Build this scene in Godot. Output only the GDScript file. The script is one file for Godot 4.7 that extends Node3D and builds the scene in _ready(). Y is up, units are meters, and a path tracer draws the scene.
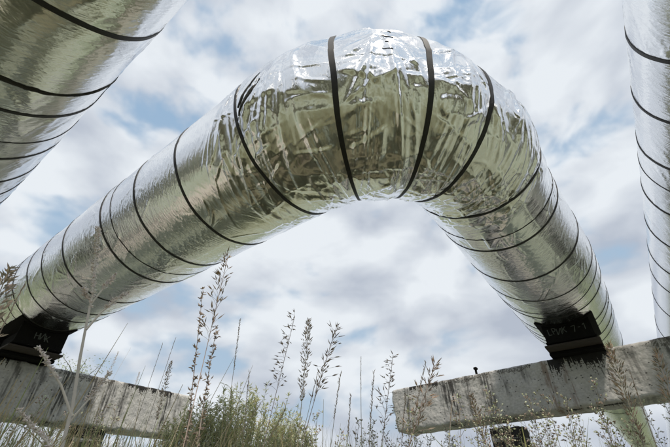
extends Node3D
# A heating main on concrete beams, turning a corner over tall weeds.

const EYE := 0.6            # lens height above the ground
const AXIS_H := 2.51        # pipe axis above the ground
const R := 0.5              # radius over the foil
const BEND := 0.88          # bend radius of the axis
const DL := Vector3(-0.8, 0, -0.6)   # direction of one leg, away from the corner
const DR := Vector3(0.6, 0, -0.8)    # direction of the other leg
const ARC := BEND * PI / 2

var rng := RandomNumberGenerator.new()
var used := {}
var M := {}
var n_warp: FastNoiseLite
var n_ridge: FastNoiseLite
var n_ridge2: FastNoiseLite
var n_cell: FastNoiseLite
var n_soft: FastNoiseLite
var n_ground: FastNoiseLite

# ------------------------------------------------------------------ helpers
func numbered(called: String) -> String:
	var k: int = used.get(called, 0)
	used[called] = k + 1
	return called if k == 0 else "%s_%03d" % [called, k]

func tag(o: Node, label: String, category: String, group := ""):
	o.set_meta("label", label)
	o.set_meta("category", category)
	if group != "":
		o.set_meta("group", group)

func thing(called: String, label: String, category: String, at := Vector3.ZERO, group := "") -> Node3D:
	var o := Node3D.new()
	o.name = numbered(called)
	add_child(o)
	o.position = at
	tag(o, label, category, group)
	return o

func part(called: String, mesh: Mesh, mat: Material, parent: Node) -> MeshInstance3D:
	var o := MeshInstance3D.new()
	o.name = called
	o.mesh = mesh
	o.material_override = mat
	o.cast_shadow = GeometryInstance3D.SHADOW_CASTING_SETTING_ON
	parent.add_child(o, true)
	return o

func noise(kind: int, seed_: int, freq := 1.0, octaves := 1, fractal := FastNoiseLite.FRACTAL_NONE) -> FastNoiseLite:
	var n := FastNoiseLite.new()
	n.noise_type = kind
	n.seed = seed_
	n.frequency = freq
	n.fractal_type = fractal
	n.fractal_octaves = octaves
	return n

func srgb(r: float, g: float, b: float) -> Color:
	return Color(r, g, b).linear_to_srgb()

func mat(c: Color, rough := 0.8, metal := 0.0) -> StandardMaterial3D:
	var m := StandardMaterial3D.new()
	m.albedo_color = c
	m.roughness = rough
	m.metallic = metal
	return m

func normal_noise(seed_: int, freq: float, octaves: int, strength: float, size := 512, ridged := false) -> NoiseTexture2D:
	var t := NoiseTexture2D.new()
	t.width = size
	t.height = size
	t.seamless = true
	t.as_normal_map = true
	t.bump_strength = strength
	t.noise = noise(FastNoiseLite.TYPE_SIMPLEX, seed_, freq, octaves, FastNoiseLite.FRACTAL_RIDGED if ridged else FastNoiseLite.FRACTAL_FBM)
	return t

func tint_noise(seed_: int, freq: float, a: Color, b: Color, size := 512) -> NoiseTexture2D:
	var t := NoiseTexture2D.new()
	t.width = size
	t.height = size
	t.seamless = true
	t.noise = noise(FastNoiseLite.TYPE_SIMPLEX, seed_, freq, 5, FastNoiseLite.FRACTAL_FBM)
	var g := Gradient.new()
	g.set_color(0, a)
	g.set_color(1, b)
	t.color_ramp = g
	return t

func quad(st: SurfaceTool, a: Vector3, b: Vector3, c: Vector3, d: Vector3):
	for p in [a, b, c, a, c, d]:
		st.add_vertex(p)

# a box in a frame (x, y, z axes), with bevelled edges along its long corners
func box_mesh(size: Vector3, bevel := 0.006) -> ArrayMesh:
	var st := SurfaceTool.new()
	st.begin(Mesh.PRIMITIVE_TRIANGLES)
	add_box(st, Transform3D.IDENTITY, size, bevel)
	st.generate_normals()
	return st.commit()

func add_box(st: SurfaceTool, tf: Transform3D, size: Vector3, bevel := 0.006):
	var h := size / 2.0
	var b: float = min(bevel, min(h.x, min(h.y, h.z)) * 0.5)
	st.set_smooth_group(-1)
	# 24 corner points: for every corner, one on each of its three faces
	var P := func(sx: int, sy: int, sz: int, ax: int) -> Vector3:
		var v := Vector3(sx * (h.x - b), sy * (h.y - b), sz * (h.z - b))
		v[ax] = [sx * h.x, sy * h.y, sz * h.z][ax]
		return tf * v
	var face := func(pts: Array, out: Vector3):
		var c: Vector3 = Vector3.ZERO
		for p in pts: c += p
		var n: Vector3 = (pts[1] - pts[0]).cross(pts[2] - pts[0])
		var flip: bool = n.dot(tf.basis * out) > 0      # front faces run clockwise
		for k in range(1, pts.size() - 1):
			st.add_vertex(pts[0])
			st.add_vertex(pts[k + 1] if flip else pts[k])
			st.add_vertex(pts[k] if flip else pts[k + 1])
	for ax in 3:
		var i := (ax + 1) % 3
		var j := (ax + 2) % 3
		for s in [-1, 1]:
			var pts := []
			for q in [[-1, -1], [1, -1], [1, 1], [-1, 1]]:
				var sg := [0, 0, 0]
				sg[ax] = s; sg[i] = q[0]; sg[j] = q[1]
				pts.append(P.call(sg[0], sg[1], sg[2], ax))
			var o := Vector3.ZERO
			o[ax] = s
			face.call(pts, o)
		for s in [-1, 1]:
			for t in [-1, 1]:
				var pts := []
				for q in [[-1, i], [1, i], [1, j], [-1, j]]:
					var sg := [0, 0, 0]
					sg[ax] = q[0]; sg[i] = s; sg[j] = t
					pts.append(P.call(sg[0], sg[1], sg[2], q[1]))
				var o := Vector3.ZERO
				o[i] = s; o[j] = t
				face.call(pts, o)
	for sx in [-1, 1]:
		for sy in [-1, 1]:
			for sz in [-1, 1]:
				face.call([P.call(sx, sy, sz, 0), P.call(sx, sy, sz, 1), P.call(sx, sy, sz, 2)], Vector3(sx, sy, sz))

# a tapering tube along points
func add_tube(st: SurfaceTool, pts: Array, r0: float, r1: float, sides := 5):
	st.set_smooth_group(0)
	var rings := []
	for k in pts.size():
		var d: Vector3 = (pts[min(k + 1, pts.size() - 1)] - pts[max(k - 1, 0)]).normalized()
		var x := d.cross(Vector3(0.31, 0.2, 0.93)).normalized()
		var y := d.cross(x)
		var r: float = lerp(r0, r1, float(k) / max(1, pts.size() - 1))
		var ring := []
		for i in sides:
			var u := TAU * i / sides
			ring.append(pts[k] + (x * cos(u) + y * sin(u)) * r)
		rings.append(ring)
	for k in rings.size() - 1:
		for i in sides:
			var j := (i + 1) % sides
			quad(st, rings[k][i], rings[k][j], rings[k + 1][j], rings[k + 1][i])

# ------------------------------------------------------------------ the pipe
class Line:
	var corner: Vector3
	var straps := []      # [along, tilt, phase]
	var lo := 0.0         # crease map: heights over (along, around)
	var cell := 0.006
	var ni := 0
	var nj := 0
	var map := PackedFloat32Array()
	var tuck := 0.0       # how far the wrap is pulled in just after the bend
	var shift := 0.0

func axis_frame(L: Line, a: float) -> Array:
	# along the axis: a < 0 on the leg towards DL, 0..ARC in the bend, beyond on the leg towards DR
	var o := L.corner + (DL + DR) * BEND
	if a < 0.0:
		return [o - DR * BEND + DL * (-a), -DR]
	if a > ARC:
		return [o - DL * BEND + DR * (a - ARC), -DL]
	var t := a / BEND
	var rad := -(DR * cos(t) + DL * sin(t))
	return [o + rad * BEND, rad]

# ---- creases: every fold is a ridge with one steep and one shallow flank, laid over the unrolled pipe
func map_begin(L: Line, a0: float, a1: float, cell: float):
	L.lo = a0
	L.cell = cell
	L.ni = int((a1 - a0) / cell) + 1
	L.nj = int(TAU * R / cell)
	L.map.resize(L.ni * L.nj)

func crease(L: Line, p: Vector2, q: Vector2, wl: float, wr: float, h: float, bow := 0.0):
	# p, q: (along, around in metres)
	var d := q - p
	var len := d.length()
	if len < 0.01:
		return
	d /= len
	var cs := TAU * R / L.nj
	var w: float = max(wl, wr) + absf(bow)
	var i0: int = max(0, int((min(p.x, q.x) - w - L.lo) / L.cell))
	var i1: int = min(L.ni - 1, int((max(p.x, q.x) + w - L.lo) / L.cell) + 1)
	var ylo: float = min(p.y, q.y) - w
	var yhi: float = max(p.y, q.y) + w
	for i in range(i0, i1 + 1):
		var x := L.lo + i * L.cell - p.x
		# only the part of this row that the ridge crosses
		var j0 := ylo
		var j1 := yhi
		if absf(d.x) > 0.15:
			var yc := p.y + x * d.y / d.x
			var half: float = (w + 0.01) / absf(d.x)
			j0 = max(j0, yc - half)
			j1 = min(j1, yc + half)
		for j in range(int(floor(j0 / cs)), int(ceil(j1 / cs)) + 1):
			var y := j * cs - p.y
			var t := (x * d.x + y * d.y) / len
			if t <= 0.0 or t >= 1.0:
				continue
			var s := -x * d.y + y * d.x - bow * 4.0 * t * (1.0 - t)
			var k := 1.0 - s / wr if s > 0.0 else 1.0 + s / wl
			if k > 0.0:
				var e := minf(1.0, minf(t, 1.0 - t) * 5.0)
				var jj := ((j % L.nj) + L.nj) % L.nj
				L.map[i * L.nj + jj] += h * k * e

func map_height(L: Line, a: float, u: float) -> float:
	var x := (a - L.lo) / L.cell
	if x < 0.0 or x >= L.ni - 1:
		return 0.0
	var y := fposmod(u, TAU) / TAU * L.nj
	var i := int(x)
	var j := int(y)
	var fx := x - i
	var fy := y - j
	j = j % L.nj
	var j2 := (j + 1) % L.nj
	var m := L.map
	var b := i * L.nj
	var c := b + L.nj
	return lerpf(lerpf(L.map[b + j], L.map[b + j2], fy), lerpf(L.map[c + j], L.map[c + j2], fy), fx)

func crumple(L: Line, seed_: int, dense: float):
	var r := RandomNumberGenerator.new()
	r.seed = seed_
	# gathered pleats on the inside of the bend
	for k in int(150 * dense):
		var a := r.randf_range(-0.12, ARC + 0.12)
		var u := PI + r.randf_range(-0.75, 0.75)
		var l := r.randf_range(0.15, 0.5)
		var s := -1.0 if r.randf() < 0.5 else 1.0
		crease(L, Vector2(a, u * R), Vector2(a + r.randf_range(-0.08, 0.08), u * R + s * l), r.randf_range(0.008, 0.02), r.randf_range(0.008, 0.03), r.randf_range(0.003, 0.009), r.randf_range(-0.02, 0.02))
	# fans of long folds from where the sheet is pinched on the outside
	for f in [[0.20, 0.42, 34, -0.34, 0.34], [0.53, 0.3, 24, 0.30, 0.76], [0.84, 0.4, 26, 0.66, 1.16], [1.14, 0.35, 22, 0.98, 1.6], [-0.12, 0.3, 10, -0.55, -0.10]]:
		for k in f[2]:
			var t: float = lerpf(f[3], f[4], (k + r.randf()) / f[2])
			var u1: float = r.randf_range(-2.3, -0.7)
			var from := Vector2(f[0] + (t - f[0]) * 0.12 + r.randf_range(-0.015, 0.015), (f[1] - r.randf_range(0.05, 0.5)) * R)
			var st := r.randf_range(0.006, 0.013)
			var sh := r.randf_range(0.012, 0.05)
			var flip := r.randf() < 0.5
			crease(L, from, Vector2(t, u1 * R), st if flip else sh, sh if flip else st, r.randf_range(0.003, 0.0075), r.randf_range(-0.03, 0.03))
	# flat facets: short folds every way with broad shallow flanks
	for k in int(130 * dense):
		var a := r.randf_range(-0.25, ARC + 0.3)
		var u := r.randf_range(-2.4, 0.9)
		var ang := r.randf_range(0, TAU)
		var l := r.randf_range(0.12, 0.42)
		var p := Vector2(a, u * R)
		var flip := r.randf() < 0.5
		var st := r.randf_range(0.008, 0.025)
		var sh := r.randf_range(0.03, 0.13)
		crease(L, p, p + Vector2(cos(ang), sin(ang)) * l, st if flip else sh, sh if flip else st, r.randf_range(0.003, 0.011), r.randf_range(-0.02, 0.02))
	# tucks at the straps of the straight legs, and long slack folds
	for s in L.straps:
		var far: float = max(-s[0], s[0] - ARC)
		if far > 4.3:
			continue
		var wild: float = r.randf_range(0.3, 1.2) + (1.0 if s[0] < -1.5 else 0.3)
		for k in int(46 * dense * wild):
			var u := r.randf_range(-PI, PI)
			var c: float = s[0] + s[1] * cos(u - s[2])
			var side := -1.0 if r.randf() < 0.5 else 1.0
			var l := r.randf_range(0.05, 0.28)
			crease(L, Vector2(c - side * 0.015, u * R), Vector2(c + side * l, u * R + r.randf_range(-0.6, 0.9) * l), r.randf_range(0.006, 0.014), r.randf_range(0.006, 0.03), r.randf_range(0.0012, 0.005), r.randf_range(-0.015, 0.015))
	# the lap where each sheet's edge overlaps itself, strap to strap
	for k in L.straps.size() - 1:
		var s0: float = L.straps[k][0]
		var s1: float = L.straps[k + 1][0]
		if s0 < -4.4 or s1 > ARC + 4.0:
			continue
		var ul := r.randf_range(-2.5, -0.1) * R
		crease(L, Vector2(s0 - 0.03, ul), Vector2(s1 + 0.03, ul + r.randf_range(-0.06, 0.06)), 0.006, 0.16, 0.0045, r.randf_range(-0.02, 0.02))
	for k in int(200 * dense):
		var a := r.randf_range(-4.0, ARC + 4.0)
		var u := r.randf_range(-PI, PI)
		var ang := r.randf_range(-0.5, 0.5) + (PI / 2 if r.randf() < 0.4 else 0.0)
		var l := r.randf_range(0.15, 0.5)
		crease(L, Vector2(a, u * R), Vector2(a, u * R) + Vector2(cos(ang), sin(ang)) * l, r.randf_range(0.006, 0.02), r.randf_range(0.012, 0.07), r.randf_range(0.001, 0.004), r.randf_range(-0.03, 0.03))

func strap_gap(L: Line, a: float, u: float) -> float:
	var best := 9.0
	for s in L.straps:
		var g: float = abs(a - s[0] - s[1] * cos(u - s[2]))
		if g < best:
			best = g
	return best

func foil_height(L: Line, a: float, u: float) -> float:
	var wb := smoothstep(-0.45, 0.05, a) * (1.0 - smoothstep(ARC - 0.05, ARC + 0.4, a))
	var wi := 0.5 - 0.5 * cos(u)
	var g := strap_gap(L, a, u)
	var pin := smoothstep(0.012, 0.09, g)
	var x := cos(u) * R
	var y := sin(u) * R
	var s := L.shift
	var w := n_warp.get_noise_3d(x * 2.3 + s, y * 2.3, a * 2.3) * 0.16
	var w2 := n_warp.get_noise_3d(x * 2.3, y * 2.3 + 31.0, a * 2.3 + s) * 0.16
	var sl := a + 0.22 * sin(u + 1.1) + w
	var h := 0.0
	# slack between straps, soft swells, fine folds round and along the pipe, and the creases
	var ru := n_ridge.get_noise_3d(x * 1.5 + w2 + s, y * 1.5, sl * 7.0)
	h += 0.003 * n_soft.get_noise_3d(x * 2.0, y * 2.0, a * 1.3 + s)
	h += wb * ((0.0015 + 0.004 * wi) * ru + 0.006 * smoothstep(0.0, 0.22, g))
	h += (1.0 - wb) * 0.0009 * ru
	return h * pin + map_height(L, a, u) * (0.25 + 0.75 * smoothstep(0.008, 0.05, g))

func foil_point(L: Line, a: float, u: float, extra := 0.0) -> Vector3:
	var f := axis_frame(L, a)
	var tuck := L.tuck * smoothstep(ARC - 0.95, ARC - 0.15, a) * (1.0 - smoothstep(ARC + 0.2, ARC + 2.0, a))
	var rad: Vector3 = f[1]
	var r := R - tuck + foil_height(L, a, u) + extra
	return f[0] - rad * tuck + (rad * cos(u) + Vector3.UP * sin(u)) * r

func foil_sheet(L: Line, a0: float, a1: float, step: float, around: int) -> ArrayMesh:
	var nu := around
	var na: int = max(2, int(ceil((a1 - a0) / step)) + 1)
	var pos := PackedVector3Array()
	pos.resize(na * (nu + 1))
	var uvs := PackedVector2Array()
	uvs.resize(na * (nu + 1))
	for i in na:
		var a: float = lerp(a0, a1, float(i) / (na - 1))
		for j in nu + 1:
			var u := PI / 2 + TAU * float(j % nu) / nu
			var k := i * (nu + 1) + j
			pos[k] = foil_point(L, a, u)
			uvs[k] = Vector2(a, float(j) / nu * 3.0)
	var nor := PackedVector3Array()
	nor.resize(pos.size())
	for i in na:
		var i0: int = max(i - 1, 0)
		var i1: int = min(i + 1, na - 1)
		for j in nu + 1:
			var j0 := (j - 1 + nu) % nu
			var j1 := (j + 1) % nu
			var da: Vector3 = pos[i1 * (nu + 1) + j] - pos[i0 * (nu + 1) + j]
			var du: Vector3 = pos[i * (nu + 1) + j1] - pos[i * (nu + 1) + j0]
			nor[i * (nu + 1) + j] = da.cross(du).normalized()
	# outward check on one vertex
	var f := axis_frame(L, a0)
	var turned := nor[0].dot(pos[0] - f[0]) < 0.0
	if turned:
		for k in nor.size():
			nor[k] = -nor[k]
	var idx := PackedInt32Array()
	for i in na - 1:
		for j in nu:
			var p := i * (nu + 1) + j
			var q := p + nu + 1
			if turned:
				idx.append_array([p, q, p + 1, p + 1, q, q + 1])
			else:
				idx.append_array([p, p + 1, q, p + 1, q + 1, q])
	var arr := []
	arr.resize(Mesh.ARRAY_MAX)
	arr[Mesh.ARRAY_VERTEX] = pos
	arr[Mesh.ARRAY_NORMAL] = nor
	arr[Mesh.ARRAY_TEX_UV] = uvs
	arr[Mesh.ARRAY_INDEX] = idx
	var m := ArrayMesh.new()
	m.add_surface_from_arrays(Mesh.PRIMITIVE_TRIANGLES, arr)
	return m

func strap_mesh(L: Line, s: Array, width: float, thick: float) -> ArrayMesh:
	var st := SurfaceTool.new()
	st.begin(Mesh.PRIMITIVE_TRIANGLES)
	var n := 120
	var rings := []
	for j in n:
		var u := TAU * j / n
		var c: float = s[0] + s[1] * cos(u - s[2]) + 0.004 * n_soft.get_noise_2d(u * 1.5, s[0] * 9.0)
		var hw := width * 0.5
		rings.append([foil_point(L, c - hw, u, -0.004), foil_point(L, c - hw * 0.94, u, thick), foil_point(L, c + hw * 0.94, u, thick), foil_point(L, c + hw, u, -0.004)])
	for j in n:
		var p: Array = rings[j]
		var q: Array = rings[(j + 1) % n]
		for k in 3:
			st.set_smooth_group(k)
			quad(st, p[k], p[k + 1], q[k + 1], q[k])
	st.generate_normals()
	return st.commit()

# a rip: a ribbon with ragged edges lying on the foil, dark wool showing
func rip_mesh(L: Line, pts: Array, widths: Array, lift := 0.004, seed_ := 3, rag := 0.35) -> ArrayMesh:
	var st := SurfaceTool.new()
	st.begin(Mesh.PRIMITIVE_TRIANGLES)
	st.set_smooth_group(0)
	var r := RandomNumberGenerator.new()
	r.seed = seed_
	var rows := []
	var n := 36
	for k in n + 1:
		var f := float(k) / n * (pts.size() - 1)
		var i: int = min(int(f), pts.size() - 2)
		var t := f - i
		var p: Vector2 = pts[i].lerp(pts[i + 1], t)
		var d: Vector2 = (pts[i + 1] - pts[i]).normalized()
		var w: float = lerp(widths[i], widths[i + 1], t) * 0.5
		var nrm := Vector2(-d.y, d.x)
		var row := []
		for q in [-1.0, -0.5, 0.0, 0.5, 1.0]:
			var ww: float = w * (1.0 + rag * r.randf_range(-1, 1)) if absf(q) == 1.0 else w
			var c: Vector2 = p + nrm * ww * q
			row.append(foil_point(L, c.x, c.y / R, -0.003 if absf(q) == 1.0 else lift))
		rows.append(row)
	for k in n:
		for q in 4:
			quad(st, rows[k][q], rows[k][q + 1], rows[k + 1][q + 1], rows[k + 1][q])
	st.generate_normals()
	return st.commit()

# ------------------------------------------------------------------ concrete
# weathered face of a beam: grain, pits, rust and sooty runs with outlines of their own, painted shade on columns
func concrete_image(w: int, h: int, seed_: int, runs: Array, crust: Array, soot_and_shade: Array) -> ImageTexture:
	var img := Image.create(w, h, true, Image.FORMAT_RGB8)
	var n1 := noise(FastNoiseLite.TYPE_SIMPLEX, seed_, 0.012, 4, FastNoiseLite.FRACTAL_FBM)
	var n2 := noise(FastNoiseLite.TYPE_SIMPLEX, seed_ + 1, 0.09, 3, FastNoiseLite.FRACTAL_FBM)
	var n3 := noise(FastNoiseLite.TYPE_SIMPLEX, seed_ + 2, 0.05, 3, FastNoiseLite.FRACTAL_FBM)
	var pit := noise(FastNoiseLite.TYPE_CELLULAR, seed_ + 3, 0.055)
	pit.cellular_return_type = FastNoiseLite.RETURN_DISTANCE
	for y in h:
		for x in w:
			var v := 0.44 + 0.07 * n1.get_noise_2d(x, y) + 0.07 * n2.get_noise_2d(x, y)
			var warm := 0.5 + 0.5 * n1.get_noise_2d(x + 700, y * 0.5)
			var c := Vector3(v, v * 0.99, v * lerpf(0.985, 0.945, warm))
			# water runs: broken vertical streaks, dark lichen and sooty dirt
			for r in runs:    # [x0, width, length 0..1, strength, rust]
				if absf(x - r[0] * w) > r[1] * w * 0.8 + 11.0:
					continue
				var wob := 10.0 * n3.get_noise_2d(r[0], y * 0.35)
				var dx: float = absf(x - r[0] * w - wob) / (r[1] * w * 0.5)
				if dx < 1.6:
					var fy: float = float(y) / h / r[2]
					var tex := 0.5 + 0.9 * n3.get_noise_2d(x * 2.2, y * 0.16)
					var k: float = clampf((1.25 - dx) * 1.2, 0, 1) * clampf((1.1 - fy) * 2.0 * (0.55 + tex), 0, 1) * r[3] * clampf(tex * 1.5, 0.0, 1.0)
					c = c.lerp(Vector3(0.16, 0.10, 0.065) if r[4] > 0.5 else Vector3(0.035, 0.034, 0.033), clampf(k, 0, 1))
			for q in soot_and_shade:   # [x0, x1, depth]: black bitumen that ran over the edge; on columns, painted shade
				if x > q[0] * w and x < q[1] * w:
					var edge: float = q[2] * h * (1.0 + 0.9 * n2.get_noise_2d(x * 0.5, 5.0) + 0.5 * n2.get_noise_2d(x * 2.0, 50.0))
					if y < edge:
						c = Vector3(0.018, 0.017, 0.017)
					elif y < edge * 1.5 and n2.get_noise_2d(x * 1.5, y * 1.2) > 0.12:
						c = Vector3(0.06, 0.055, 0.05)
			for q in crust:  # [x0, y0, rx, ry] mossy dark crust
				var e := pow((x - q[0] * w) / (q[2] * w), 2) + pow((y - q[1] * h) / (q[3] * h), 2)
				if e + 0.9 * n3.get_noise_2d(x * 0.8, y * 0.8) < 0.75 and n2.get_noise_2d(x * 1.6, y * 1.2) > -0.12:
					c = c.lerp(Vector3(0.07, 0.065, 0.055), 0.75)
			if pit.get_noise_2d(x, y) < -0.96 + 0.17 * n1.get_noise_2d(x * 3.0 + 90.0, y * 3.0):
				c *= 0.22
			img.set_pixel(x, y, Color(c.x, c.y, c.z).linear_to_srgb())
	img.generate_mipmaps()
	return ImageTexture.create_from_image(img)

# a beam along +x from 0 to length, front face at z = 0 towards +z, top at y = 0; uneven, chipped edges
func beam_mesh(length: float, height: float, depth: float, seed_: int, cut := 0.05) -> ArrayMesh:
	var st := SurfaceTool.new()
	st.begin(Mesh.PRIMITIVE_TRIANGLES)
	var nz := noise(FastNoiseLite.TYPE_SIMPLEX, seed_, 1.0, 3, FastNoiseLite.FRACTAL_FBM)
	var nb := noise(FastNoiseLite.TYPE_SIMPLEX, seed_ + 9, 1.0, 2, FastNoiseLite.FRACTAL_RIDGED)
	var nx := int(length / 0.02)
	var prof := []
	# cross-section going round: front top, front, front bottom, under, back, top
	var loop := [[0.0, 0.0, 0], [0.0, -height, 1], [-depth, -height, 2], [-depth, 0.0, 3]]
	var cols := []
	var sect := []
	for e in 4:
		var p := Vector2(loop[e][0], loop[e][1])
		var q := Vector2(loop[(e + 1) % 4][0], loop[(e + 1) % 4][1])
		var m := 22 if e == 0 else 8
		for k in m:
			sect.append([p.lerp(q, float(k) / m), e, float(k) / m])
	for i in nx + 1:
		var x := length * i / nx
		var col := []
		for s in sect:
			var p: Vector2 = s[0]
			var f: float = s[2]
			var edge: float = min(f, 1.0 - f)
			var ch: float = 0.010 + 0.016 * max(0.0, nb.get_noise_2d(x * 3.0, s[1] * 7.0 + (0.0 if f < 0.5 else 3.0)))
			var cen := Vector2(-depth / 2, -height / 2)
			var v := p
			if f == 0.0:
				v += (cen - p).normalized() * ch * 1.3
			v += Vector2(nz.get_noise_3d(x * 5.0, p.y * 5.0, p.x * 5.0), nz.get_noise_3d(x * 5.0, p.y * 5.0 + 40.0, p.x * 5.0)) * 0.006
			var xx: float = x
			if i == 0 and v.y < -height * 0.75:
				xx += cut * clampf((-v.y / height - 0.75) * 4.0, 0, 1)
			if i == 0 or i == nx:
				xx += 0.02 * nz.get_noise_2d(v.y * 6.0, v.x * 6.0)
			col.append(Vector3(xx, v.y, v.x))
		cols.append(col)
	var n := sect.size()
	var uv := func(v: Vector3) -> Vector2:
		return Vector2(v.x / length, clampf(-v.y / height, 0, 1)) if v.z > -0.02 else Vector2(v.x / length, clampf(-v.z / depth, 0, 1) * 0.98 + 0.01)
	for i in nx:
		for k in n:
			var k2 := (k + 1) % n
			var a: Vector3 = cols[i][k]
			var b: Vector3 = cols[i][k2]
			var c: Vector3 = cols[i + 1][k2]
			var d: Vector3 = cols[i + 1][k]
			for p in [a, c, b, a, d, c]:
				st.set_uv(uv.call(p))
				st.add_vertex(p)
	for side in [0, nx]:
		var cc := Vector3(0, 0, 0)
		for v in cols[side]: cc += v
		cc /= n
		for k in n:
			var a: Vector3 = cols[side][k]
			var b: Vector3 = cols[side][(k + 1) % n]
			var tri := [cc, b, a] if side == nx else [cc, a, b]
			for p in tri:
				st.set_uv(Vector2(0.02 + absf(p.z) / length, clampf(-p.y / height, 0, 1)))
				st.add_vertex(p)
	st.index()
	st.generate_normals()
	return st.commit()

# ------------------------------------------------------------------ sky
func sky_texture() -> ImageTexture:
	var w := 2048
	var h := 1024
	var img := Image.create(w, h, false, Image.FORMAT_RGBF)
	var big := noise(FastNoiseLite.TYPE_SIMPLEX_SMOOTH, 11, 0.85, 4, FastNoiseLite.FRACTAL_FBM)
	var puff := noise(FastNoiseLite.TYPE_SIMPLEX_SMOOTH, 27, 3.6, 6, FastNoiseLite.FRACTAL_FBM)
	var grey := noise(FastNoiseLite.TYPE_SIMPLEX_SMOOTH, 5, 1.3, 3, FastNoiseLite.FRACTAL_FBM)
	for y in h:
		var th := PI * (y + 0.5) / h
		var up := cos(th)
		var sn := sin(th)
		for x in w:
			if y > h / 2 + 8:
				img.set_pixel(x, y, Color(0.20, 0.22, 0.19))
				continue
			var ph := TAU * ((x + 0.5) / w - 0.5)
			var d := Vector3(sin(ph) * sn, up, -cos(ph) * sn)
			var p := Vector3(d.x, d.y * 1.9, d.z)
			var b := big.get_noise_3dv(p * 1.5)
			var f := puff.get_noise_3dv(p * 0.95 + Vector3(b, 0, b) * 0.12)
			var g := grey.get_noise_3dv(p * 1.6 + Vector3(7, 0, 0))
			var under := puff.get_noise_3dv(p * 0.95 + Vector3(0, 0.16, 0) + Vector3(b, 0, b) * 0.12)
			var den := b * 0.7 + f * 0.85 + 0.20
			var cov := smoothstep(-0.30, 0.12, den)
			var low := 1.0 - clampf(up * 1.25, 0, 1)
			var blue := Vector3(0.27, 0.40, 0.56).lerp(Vector3(0.40, 0.51, 0.62), low)
			var white := Vector3(0.73, 0.765, 0.80)
			var lav := Vector3(0.37, 0.41, 0.49)
			var cl := white.lerp(lav, clampf(0.12 + 0.8 * g + 0.8 * (under - f) + 0.5 * maxf(den, 0.0) + 0.2 * low, 0, 0.9))
			var c := blue.lerp(cl, cov * 0.95)
			img.set_pixel(x, y, Color(c.x, c.y, c.z))
	return ImageTexture.create_from_image(img)

# ------------------------------------------------------------------ scene
func _ready():
	rng.seed = 4711
	# camera
	var cam := Camera3D.new()
	cam.name = "camera"
	add_child(cam)
	cam.position = Vector3(0, EYE, 0)
	cam.rotation_degrees = Vector3(37.07, 0, 0)
	cam.fov = 63.66
	cam.near = 0.02
	cam.far = 600.0
	cam.current = true
	# sky and exposure
	var we := WorldEnvironment.new()
	we.name = "world_environment"
	var env := Environment.new()
	env.background_mode = Environment.BG_SKY
	var sky := Sky.new()
	var pan := PanoramaSkyMaterial.new()
	pan.panorama = sky_texture()
	sky.sky_material = pan
	env.sky = sky
	env.background_energy_multiplier = 1.0
	env.tonemap_mode = Environment.TONE_MAPPER_LINEAR
	env.tonemap_exposure = 1.15
	env.sdfgi_enabled = true
	env.ssao_enabled = true
	env.ssil_enabled = true
	we.environment = env
	add_child(we)
	# sun through thin cloud, behind the photographer
	var sun := DirectionalLight3D.new()
	sun.name = "sun"
	sun.light_energy = 1.1
	sun.light_color = Color(1.0, 0.96, 0.9)
	sun.light_angular_distance = 5.0
	sun.shadow_enabled = true
	add_child(sun)
	sun.look_at_from_position(Vector3(1.5, 8.9, 4.2), Vector3.ZERO)

	n_warp = noise(FastNoiseLite.TYPE_SIMPLEX, 71)
	n_ridge = noise(FastNoiseLite.TYPE_SIMPLEX, 72, 1.0, 2, FastNoiseLite.FRACTAL_RIDGED)
	n_ridge2 = noise(FastNoiseLite.TYPE_SIMPLEX, 73, 1.0, 2, FastNoiseLite.FRACTAL_RIDGED)
	n_cell = noise(FastNoiseLite.TYPE_CELLULAR, 74)
	n_cell.cellular_return_type = FastNoiseLite.RETURN_DISTANCE
	n_cell.cellular_distance_function = FastNoiseLite.DISTANCE_EUCLIDEAN
	n_soft = noise(FastNoiseLite.TYPE_SIMPLEX_SMOOTH, 75)

	n_ground = noise(FastNoiseLite.TYPE_SIMPLEX, 90, 0.4, 3, FastNoiseLite.FRACTAL_FBM)

	make_materials()
	build_ground()
	build_pipes()
	build_supports()
	print("setting built ", Time.get_ticks_msec())
	build_plants()
	print("done ", Time.get_ticks_msec())

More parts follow.
